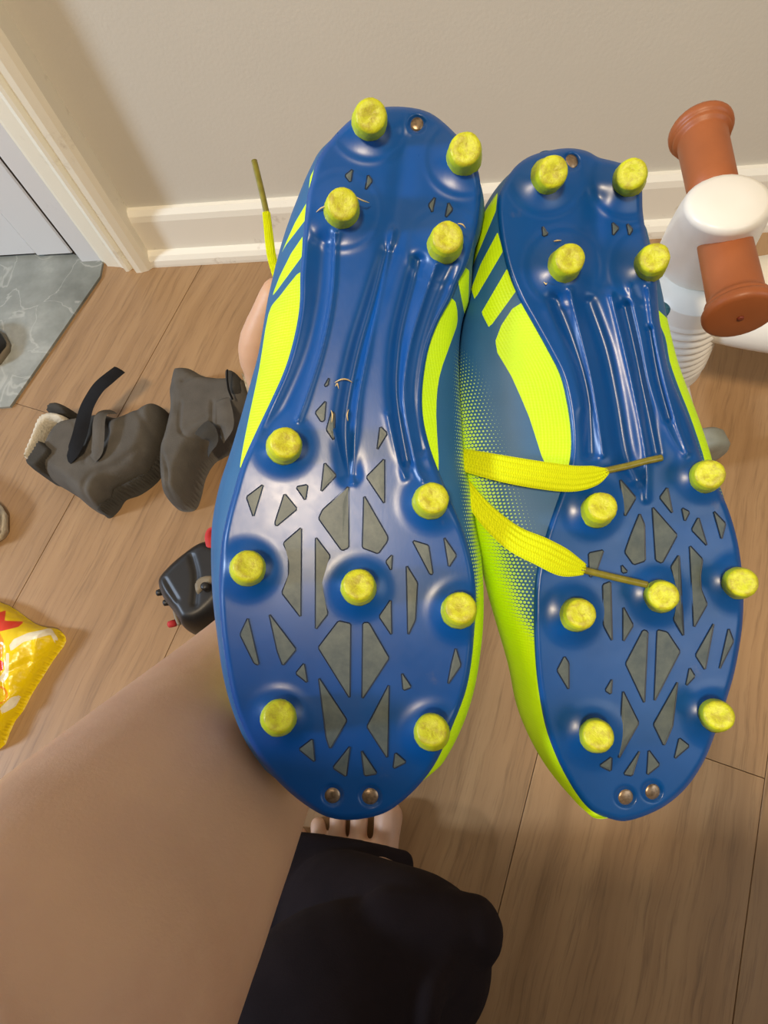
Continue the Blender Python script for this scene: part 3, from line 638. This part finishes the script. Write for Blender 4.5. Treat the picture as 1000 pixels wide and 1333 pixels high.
# leg inside the trousers and the bare foot
ank = P(474, 1142, .545); 
leg = capsule_chain([np.array([-.13, -.44, .17]), P(540, 1290, .395), P(556, 1245, .405), P(500, 1185, .49), ank, P(470, 1150, .585)], [.055, .034, .036, .034, .032, .028], 18)
foot = capsule_chain([P(462, 1175, .570), P(464, 1150, .562), P(468, 1132, .562)], [.034, .034, .030], 18, flat=.55, ref=(0, 0, 1))
toes = []
for base, tip, r in (((500, 1116, .562), (506, 1062, .572), .0142), ((465, 1112, .566), (468, 1062, .576), .0092), ((439, 1113, .567), (440, 1066, .578), .0086), ((416, 1116, .569), (414, 1074, .581), .0080), ((394, 1122, .571), (390, 1086, .584), .0076)):
    toes.append(capsule_chain([P(*base), P((base[0]+tip[0])/2, (base[1]+tip[1])/2, (base[2]+tip[2])/2-.003), P(*tip)], [r*.95, r*.92, r], 14))
torso = capsule_chain([(-.12, -.52, .16), (-.10, -.50, .34), (-.08, -.42, .52), (-.08, -.35, .66), (-.08, -.33, .75)], [.135, .125, .14, .14, .09], 24, flat=.70, ref=(0, 1, .1))
thigh_r = capsule_chain([(-.04, -.52, .14), (.16, -.44, .13), (.30, -.40, .10), (.22, -.52, .06), (.05, -.62, .05)], [.07, .06, .05, .045, .04], 18)
hipj = capsule_chain([(-.13, -.44, .17), (-.12, -.50, .18), (-.05, -.52, .15)], [.06, .08, .065], 16)
shou = capsule_chain([(-.22, -.32, .73), (-.12, -.33, .75), (.08, -.32, .73)], [.058, .07, .055], 16)
arm_r = capsule_chain([(.08, -.32, .73), (.19, -.33, .60), (.23, -.32, .53), (.18, -.27, .62), (.13, -.23, .72)], [.055, .046, .042, .038, .027], 18)
hand_r = [capsule_chain([(.13, -.23, .72), (.12, -.19, .76)], [.030, .034], 16, flat=.6, ref=(1, 0, 0))]
for k in range(4): hand_r.append(capsule_chain([(.115, -.18-.012*k+.02, .79-.006*k), (.085, -.17-.012*k+.02, .80-.008*k), (.065, -.18-.012*k+.02, .785-.01*k)], [.009, .0085, .0078], 10))
hand_r.append(capsule_chain([(.115, -.215, .745), (.09, -.215, .765), (.07, -.21, .775)], [.012, .010, .009], 10))
neck = capsule_chain([(-.08, -.33, .76), (-.10, -.28, .84), (-.11, -.24, .90)], [.062, .056, .06], 18)
head = capsule_chain([(-.11, -.265, 1.00), (-.11, -.225, .97), (-.12, -.18, .92)], [.078, .082, .058], 22)
face = [capsule_chain([(-.12, -.150, .985), (-.122, -.132, .955)], [.010, .013], 10)]+[capsule_chain([(-.11+sx, -.245, .985), (-.11+sx*1.04, -.24, .945)], [.012, .010], 10) for sx in (-.08, .08)]
body = fuse('body', [loc(x) for x in [arm, palm, leg, foot, torso, hipj, thigh_r, shou, arm_r, neck, head]+hand_r+face+fingers+toes], M_SKIN, .0026, person, 5)
hair = fuse('hair', [loc(capsule_chain([(-.11, -.295, .98), (-.11, -.27, 1.03), (-.11, -.225, 1.035)], [.070, .072, .06], 18))], simple('dark_hair', (44, 32, 26), .6), .006, person, 2)
# clothing
tr1 = capsule_chain([(-.14, -.46, .17), P(330, 1560, .365), P(405, 1410, .375), P(476, 1318, .392), P(550, 1255, .405)], [.090, .092, .086, .074, .046], 28)
tr2 = capsule_chain([P(545, 1245, .415), P(500, 1226, .450), P(445, 1200, .490), P(425, 1192, .515), P(385, 1190, .52)], [.052, .054, .053, .050, .046], 28)
knee = capsule_chain([P(520, 1232, .405), P(585, 1216, .405), P(612, 1212, .405)], [.038, .029, .0235], 18)
tr3 = capsule_chain([(-.04, -.54, .14), (.18, -.46, .13), (.34, -.42, .10), (.24, -.54, .07), (.06, -.64, .06)], [.095, .082, .07, .065, .06], 20)
tr4 = capsule_chain([(-.14, -.50, .17), (-.10, -.54, .17), (-.03, -.54, .15)], [.10, .13, .10], 20)
fold = capsule_chain([P(600, 1240, .386), P(580, 1268, .372), P(560, 1300, .356), P(552, 1340, .345)], [.008, .009, .009, .009], 12)
hem = merge(*[capsule_chain([P(524, 1124+dy, .522-dd), P(470, 1112+dy, .530-dd), P(405, 1102+dy, .536-dd), P(360, 1098+dy, .545-dd)], [.011, .0115, .0115, .011], 14) for dy, dd in ((0, 0), (14, .006), (28, .014))])
fuse('trousers', [loc(x) for x in (tr1, tr2, knee, tr3, tr4, fold, hem)], M_TROUSER, .0035, person, 4)['label'] = 'dark soft trousers'
sh1 = capsule_chain([(-.12, -.52, .22), (-.10, -.50, .36), (-.08, -.42, .52), (-.08, -.35, .66), (-.08, -.33, .76)], [.155, .145, .158, .158, .10], 28, flat=.74, ref=(0, 1, .1))
sh2 = tube([(-.10, -.33, .745), (-.21, -.32, .73), np.array([-.23, -.27, .69])], [.085, .080, .074], 20)
sh3 = tube([(-.05, -.33, .74), (.08, -.32, .73), (.18, -.33, .61)], [.085, .074, .062], 20)
fuse('shirt', [loc(x) for x in (sh1, sh2, sh3)], M_SHIRT, .008, person, 4)

# ------------------------------------------------------------ things lying on the floor
def floor_map(org, z0=0.0, zm=0.0):
    def f(q, h):
        out = np.array([atz(a, b, z0+zm) for a, b in q]); out[:, 2] = z0+h; return out-org
    return f
def inflate(H, R, bumps=None, p=.5):
    def f(q, d):
        u = np.clip(d/R, 0, 1); h = H*np.sqrt(1-(1-u)**2)**(2*p)
        if bumps is not None: h = h+bumps(q, d)
        return h
    return f
def lines(spec):
    """creases (negative) and seams (positive) in millimetres along pixel paths"""
    cs = [(catmull(p, 5), a, w) for p, a, w in spec]
    def f(q, d):
        h = np.zeros(len(q))
        for p, a, w in cs: h += a*.001*np.exp(-(seg_dist(q, p, False)[0]/w)**2)
        return h*np.clip(d/5, 0, 1)
    return f
def band(pts, ws, thick=.003, nrm=(0, 0, 1), org=np.zeros(3), n=6):
    p = [atz(*a)-org for a in pts]; k = [w*(HC-a[2])/F/.95 for w, a in zip(ws, pts)]
    return ribbon(p, [nrm]*len(p), k, thick, 0, n)
def solid_patch(name, poly, H, R, org, z0, mat, parent, res=2.5, bumps=None, closed_n=4):
    return field_mesh(name, catmull(poly, closed_n, True), res, inflate(H, R, bumps), floor_map(org, z0, H*.6), mat, parent, skirt=-.004 if z0 > .006 else 0)

# grey ankle boot with the loose black strap
o1 = atz(130, 600, 0); b1 = empty('ankle_boot', o1, 'small grey ankle boot lying on its side with a loose black strap', 'boot', 'pair of small grey boots on the floor')
poly1 = [(47, 606), (56, 584), (68, 560), (84, 546), (110, 541), (135, 537), (156, 541), (180, 531), (198, 523), (210, 526), (216, 544), (210, 565), (203, 588), (190, 610), (165, 624), (148, 632), (140, 647), (126, 660), (108, 655), (90, 640), (70, 627), (52, 616)]
solid_patch('boot_shell', poly1, .052, 20, o1, 0, M_BOOT, b1, 2, lines([([(120, 600), (140, 590), (152, 574), (148, 558)], -2.5, 2), ([(118, 655), (122, 636), (134, 622), (160, 612), (190, 590)], -3, 3), ([(185, 540), (196, 556), (204, 575)], -2, 4), ([(108, 560), (120, 580), (122, 610)], -1.5, 3), ([(158, 545), (150, 560)], -2.5, 3)]))
solid_patch('rubber_sole', [(126, 663), (142, 650), (150, 637), (170, 628), (194, 612), (206, 590), (214, 562), (219, 545), (222, 552), (216, 574), (207, 600), (194, 620), (172, 636), (153, 643), (144, 656), (132, 667)], .036, 7, o1, 0, M_BOOTD, b1)
solid_patch('fleece_lining', [(40, 601), (50, 575), (61, 549), (80, 543), (98, 549), (95, 558), (76, 560), (66, 574), (58, 592), (47, 607)], .054, 6, o1, 0, M_FLEECE, b1)
solid_patch('cuff', [(45, 609), (54, 594), (64, 580), (76, 588), (82, 596), (74, 608), (62, 619), (50, 617)], .058, 5, o1, 0, M_BOOTD, b1)
solid_patch('tongue_flap', [(65, 543), (74, 531), (86, 529), (98, 535), (102, 543), (94, 549), (78, 547)], .056, 8, o1, 0, M_BOOTD, b1)
recalc(mesh_obj('hook_strap', *band([(86, 602, .046), (95, 588, .058), (103, 568, .062), (108, 548, .062), (114, 528, .068), (127, 506, .076), (141, 493, .078), (156, 481, .074)], [22, 23, 24, 24, 24, 24, 24, 23], org=o1), M_BLACK, b1))['label'] = 'black loose strap'
recalc(mesh_obj('buckle_strap', *band([(146, 536, .048), (134, 538, .060), (129, 548, .064), (128, 570, .062), (126, 588, .058), (121, 597, .054)], [18, 18, 19, 19, 19, 16], org=o1), M_BOOT, b1))
# second grey boot, upright against the first
o2 = atz(250, 570, 0); b2 = empty('ankle_boot', o2, 'small grey ankle boot with closed straps, half hidden by the nearer football boot', 'boot', 'pair of small grey boots on the floor')
poly2 = [(221, 496), (228, 480), (250, 478), (267, 487), (288, 491), (316, 491), (332, 505), (330, 530), (318, 550), (303, 566), (284, 578), (266, 589), (254, 610), (248, 634), (240, 651), (222, 653), (210, 643), (206, 619), (206, 589), (213, 565), (219, 535), (218, 512)]
solid_patch('boot_shell', poly2, .056, 20, o2, 0, M_BOOT, b2, 2, lines([([(212, 560), (214, 600), (216, 638), (232, 648)], -1.6, 2), ([(222, 600), (228, 625), (226, 648)], -3, 2), ([(247, 508), (270, 498), (290, 491)], -2.5, 2), ([(245, 535), (244, 572), (264, 580)], -2.5, 2), ([(244, 572), (262, 562), (278, 552)], -1.5, 2), ([(285, 535), (284, 560)], -2.5, 2.5), ([(225, 500), (236, 520), (240, 545)], -1.5, 4)]))
solid_patch('cuff', [(296, 492), (312, 490), (320, 500), (322, 520), (308, 528), (298, 515)], .064, 9, o2, 0, M_BOOTD, b2)
solid_patch('fleece_lining', [(316, 490), (324, 494), (330, 512), (325, 520), (320, 505)], .063, 6, o2, 0, M_FLEECE, b2)
recalc(mesh_obj('buckle_strap', *band([(290, 520, .062), (293, 540, .068), (293, 556, .066), (289, 570, .050)], [20, 24, 26, 22], org=o2), M_BOOT, b2))
recalc(mesh_obj('hook_strap', *band([(262, 556, .062), (270, 562, .066), (275, 575, .058), (272, 588, .036)], [28, 26, 22, 20], org=o2), M_BOOTD, b2))
recalc(mesh_obj('strap_end', *band([(303, 520, .066), (298, 508, .072), (296, 494, .078), (296, 481, .082)], [4, 4, 3, 3], .002, nrm=(1, 0, .2), org=o2), M_BLACK, b2))

# black studded shoe with a red loop, behind the forearm
o3 = atz(250, 765, 0); b3 = empty('studded_shoe', o3, 'small black studded shoe with a red heel loop, behind the forearm', 'shoe')
poly3 = [(203, 757), (216, 737), (240, 716), (260, 703), (278, 701), (302, 712), (316, 740), (310, 778), (288, 806), (262, 822), (238, 820), (224, 800), (209, 780)]
solid_patch('shoe_shell', poly3, .050, 22, o3, 0, M_BLK, b3, 2, lines([([(258, 730), (264, 755), (262, 790)], -3, 4), ([(225, 760), (240, 785)], -2, 3)]))
solid_patch('sole_patch', [(258, 763), (266, 753), (278, 750), (290, 752), (288, 766), (276, 776), (266, 783), (259, 776)], .053, 7, o3, 0, M_GREYR, b3)
for i, (x, y, z, r, m) in enumerate(((209, 771, .022, 5, M_BLK), (218, 784, .022, 5, M_BLK), (224, 812, .016, 5, M_RED), (268, 764, .055, 6, M_BLK), (221, 763, .040, 3.4, M_SILV), (229, 771, .043, 3.4, M_SILV))):
    c = atz(x, y, z)-o3; k = r*.62/F; ax3 = np.array([-.6, -.3, .5]) if i < 3 else np.array([0, 0, 1.])
    ax3 = ax3/np.linalg.norm(ax3); mesh_obj('stud', *lathe(c-ax3*k, c+ax3*k*1.2, [(k, 0), (k*.98, .5), (k*.85, .9), (k*.5, 1.0), (k*.1, 1.02)], 14), m, b3)
mesh_obj('sole_edge', *capsule_chain([atz(227, 792, .018)-o3, atz(229, 802, .018)-o3, atz(233, 812, .018)-o3], [.0022]*3, 8), M_GREYR, b3)
recalc(mesh_obj('pull_loop', *band([(274, 716, .046), (271, 700, .052), (274, 690, .056), (280, 690, .056), (284, 700, .052), (282, 716, .046)], [9, 9, 8, 8, 8, 8], .003, nrm=(.2, -.9, .4), org=o3), M_RED, b3))['label'] = 'red loop'

# snack bag
o4 = atz(10, 870, 0); b4 = empty('snack_bag', o4, 'yellow plastic snack bag with red and orange print', 'bag')
poly4 = [(-90, 770), (-40, 775), (0, 785), (33, 808), (50, 814), (66, 817), (76, 832), (60, 856), (42, 884), (30, 903), (19, 924), (8, 938), (0, 955), (-12, 975), (-60, 985), (-110, 950), (-120, 850)]
bag = field_mesh('bag_film', catmull(poly4, 3, True), 2, inflate(.034, 34, lines([([(66, 820), (58, 835), (50, 860), (28, 905)], 2.5, 2.5), ([(14, 846), (15, 880), (12, 915)], -3, 4), ([(18, 880), (44, 862)], -2, 3), ([(0, 925), (28, 900)], 3, 3)])), floor_map(o4, 0, .015), M_BAG, b4, skirt=0)
q4 = np.array([(lambda c: (500+F*c[0]/-c[2], 666.5-F*c[1]/-c[2]))(MW.T@(np.array(v.co)+o4-CAM)) for v in bag.data.vertices])
attr(bag, 'print', np.minimum(np.minimum(sdf(q4, np.array([(-60, 780), (0, 797), (8, 794), (6, 808), (32, 809), (24, 816), (0, 822), (-60, 830)])), sdf(q4, np.array([(-60, 860), (-2, 858), (5, 862), (4, 872), (-4, 876), (-60, 890)]))), 9))
attr(bag, 'white', np.minimum(np.minimum(sdf(q4, np.array([(12, 840), (18, 832), (36, 824), (54, 820), (66, 817), (76, 832), (72, 838), (66, 826), (48, 831), (30, 836), (14, 848)])), sdf(q4, np.array([(0, 922), (14, 908), (30, 903), (20, 920), (2, 930)]))), sdf(q4, np.array([(8, 850), (12, 850), (11, 880), (4, 890), (-2, 884), (6, 872)]))))
attr(bag, 'orange', np.minimum(sdf(q4, np.array([(-60, 826), (0, 824), (5, 834), (3, 856), (-60, 860)])), np.abs(np.hypot(q4[:, 0]+2, q4[:, 1]-905)-11)-1.5))

# two more shoes showing only their tips at the left edge
def low_shoe(name, label, tip, back, mat, mat2, wid, parts):
    org = np.array([*(np.array(atz(*tip, 0))[:2]+np.array(atz(*back, 0))[:2])/2, 0]); r = empty(name, org, label, 'shoe')
    a = np.array(atz(*tip, 0))-org; b = np.array(atz(*back, 0))-org; d = (a-b)/np.linalg.norm(a-b)
    s = np.array([d[1], -d[0], 0]); L = np.linalg.norm(a-b); V = []; Fc = []
    T = np.linspace(0, 1, 15); wd_ = np.interp(T, [0, .04, .12, .3, .5, .75, .93, 1], [.08, .5, .78, 1, .86, .74, .70, .3])*wid/2
    hh = np.interp(T, [0, .1, .3, .5, .7, 1], [.018, .032, .042, .055, .066, .066])
    def loft(z0, z1, grow):
        V = []; Fc = []; n = 14
        for i, u in enumerate(T):
            c = a-d*L*u
            for k in range(n):
                an = 2*math.pi*k/n; cs, sn_ = math.cos(an), math.sin(an)
                zz = z0+(z1(i)-z0)*(.5+.5*np.sign(sn_)*abs(sn_)**.6)
                V.append(c+s*(wd_[i]+grow)*np.sign(cs)*abs(cs)**.7*(1 if sn_ < .3 else .96)+np.array([0, 0, zz]))
        for i in range(len(T)-1):
            for k in range(n): Fc.append((i*n+k, i*n+(k+1) % n, (i+1)*n+(k+1) % n, (i+1)*n+k))
        Fc.append(tuple(range(n))); Fc.append(tuple((len(T)-1)*n+k for k in range(n))[::-1]); return V, Fc
    recalc(mesh_obj('sole', *loft(0, lambda i: .014, .003), mat2, r)); recalc(mesh_obj('upper', *loft(.012, lambda i: hh[i], 0), mat, r))
    for u, mm in parts:
        c = a-d*L*u; i = int(u*14); w_ = wd_[i]
        pts = [c+s*w_*.98*math.cos(x)+np.array([0, 0, .012+(hh[i]-.010)*math.sin(x)**.7 if math.sin(x) > 0 else .012]) for x in np.linspace(.0, math.pi, 9)]
        mesh_obj('trim_band', *tube(pts, [.003]*9, 8, n=2), mm, r)
    return r
low_shoe('sneaker', 'white low sneaker, only its toe in view above the snack bag', (10, 697), (-120, 650), M_WHITES, M_FLEECE, .070, [(.25, M_WHITES)])
low_shoe('trainer', 'black and silver trainer on the stone floor by the door', (17, 456), (-110, 474), M_BLK, M_GREYR, .075, [(.06, M_SILV), (.14, M_SILV), (.24, M_GREYR)])

# ------------------------------------------------------------ white ride-on toy with terracotta grips
hub = atz(946, 285, .30); o5 = np.array([hub[0], hub[1], 0.]); toy = empty('ride_on_toy', o5, 'white plastic ride-on toy with terracotta handlebar grips against the wall', 'ride-on toy')
g0, g1 = atz(911, 166, .315), atz(964, 414, .315)
def grip(a, b, ra):
    """grip from the hub side a to the outer end b, with a flanged end"""
    L = np.linalg.norm(b-a); f = lambda m: 1-m/L
    gr = mesh_obj('grip', *lathe(a-o5, b-o5, [(ra*.94, 0), (ra*.97, .3), (ra, .8), (ra*1.02, f(.013)), (ra*1.14, f(.0125)), (ra*1.16, f(.010)), (ra*1.14, f(.0088)), (ra*1.22, f(.0082)), (ra*1.30, f(.006)), (ra*1.30, f(.003)), (ra*1.24, f(.001)), (ra*1.1, 1), (ra*.3, 1.001)], 32), M_TERRA, toy)
    d = (b-a)/L; mesh_obj('grip_end_mark', *lathe(b-o5, b-o5+d*.0012, [(.0022, 0), (.0020, .8), (.0008, 1)], 10), M_TERRAD, gr)
mid = (g0+g1)/2
grip(mid+(g0-mid)*.10, g0, .0172); grip(mid+(g1-mid)*.02, g1, .0172)
# head: a drop-shaped capped column
def loft_rings(rings, seg=28, ridge=None, caps=True):
    V = []; Fc = []
    for c, rx, ry, rot in rings:
        for k in range(seg):
            a = 2*math.pi*k/seg; x, y = rx*math.cos(a), ry*math.sin(a)
            V.append(np.array(c)+np.array([x*math.cos(rot)-y*math.sin(rot), x*math.sin(rot)+y*math.cos(rot), 0]))
    for i in range(len(rings)-1):
        for k in range(seg): Fc.append((i*seg+k, i*seg+(k+1) % seg, (i+1)*seg+(k+1) % seg, (i+1)*seg+k))
    if caps: Fc.append(tuple(range(seg))[::-1]); Fc.append(tuple((len(rings)-1)*seg+k for k in range(seg)))
    return V, Fc
tc, bc = atz(950, 262, .345), atz(908, 340, .195); rings = []
for u, rx, ry in ((0, .010, .008), (0, .024, .020), (.012, .0275, .0235), (.05, .0295, .0258), (.2, .031, .029), (.5, .034, .033), (.8, .036, .036), (.95, .0365, .0365), (1.0, .0345, .0345)):
    c = tc+(bc-tc)*u; c = np.array([c[0], c[1], c[2]-(0 if u else -.0008*(rx < .02))])-o5; rings.append((c, rx, ry, .5))
recalc(mesh_obj('steering_head', *loft_rings(rings), M_WHITE, toy))
hp = atz(910, 362, .215)-o5; hd = MW@np.array([.1, -.5, .8]); hd /= np.linalg.norm(hd)
mesh_obj('screw_hole', *lathe(hp-hd*.004, hp+hd*.001, [(.0034, 0), (.0034, .9), (.001, 1)], 14), M_HOLE, toy)
# ribbed front leg
la, lb = atz(906, 372, .195), atz(862, 470, .060); rings = []
for i in range(61):
    u = i/60; c = la+(lb-la)*u-o5; r = .033+.009*u+(.0016*math.sin(i*1.25) if 10 < i < 52 else 0); rings.append((c, r*1.05, r, .3))
leg_ = recalc(mesh_obj('ribbed_leg', *loft_rings(rings, 36), M_WHITE, toy))
bm_a, bm_b = atz(905, 395, .150), atz(1240, 395, .165)
bt = tube([bm_a-o5, bm_a+(bm_b-bm_a)*.3-o5, bm_a+(bm_b-bm_a)*.7-o5, bm_b-o5], [.036, .050, .060, .050], 24, flat=.75, ref=(0, 0, 1))
recalc(mesh_obj('saddle_beam', *bt, M_WHITE, toy))
for nm, (x, y), r in (('wheel', (902, 588), .036), ('wheel', (1180, 470), .05)):
    c = atz(x, y, r)-o5; ax5 = np.array([.25, -.95, 0]); ax5 /= np.linalg.norm(ax5)
    mesh_obj(nm, *lathe(c-ax5*.012, c+ax5*.012, [(r*.5, 0), (r*.9, .02), (r, .2), (r, .8), (r*.9, .98), (r*.5, 1), (r*.3, .9)], 32), M_WHEEL, toy)
fk = atz(880, 500, .04)-o5; wc = atz(902, 588, .036)-o5
mesh_obj('fork', *capsule_chain([lb-o5+np.array([0, 0, .01]), fk, wc], [.016, .013, .010], 12), M_WHITE, toy)
wc2 = atz(1180, 470, .05)-o5
mesh_obj('rear_strut', *capsule_chain([bm_a+(bm_b-bm_a)*.85-o5, wc2], [.02, .014], 12), M_WHITE, toy)
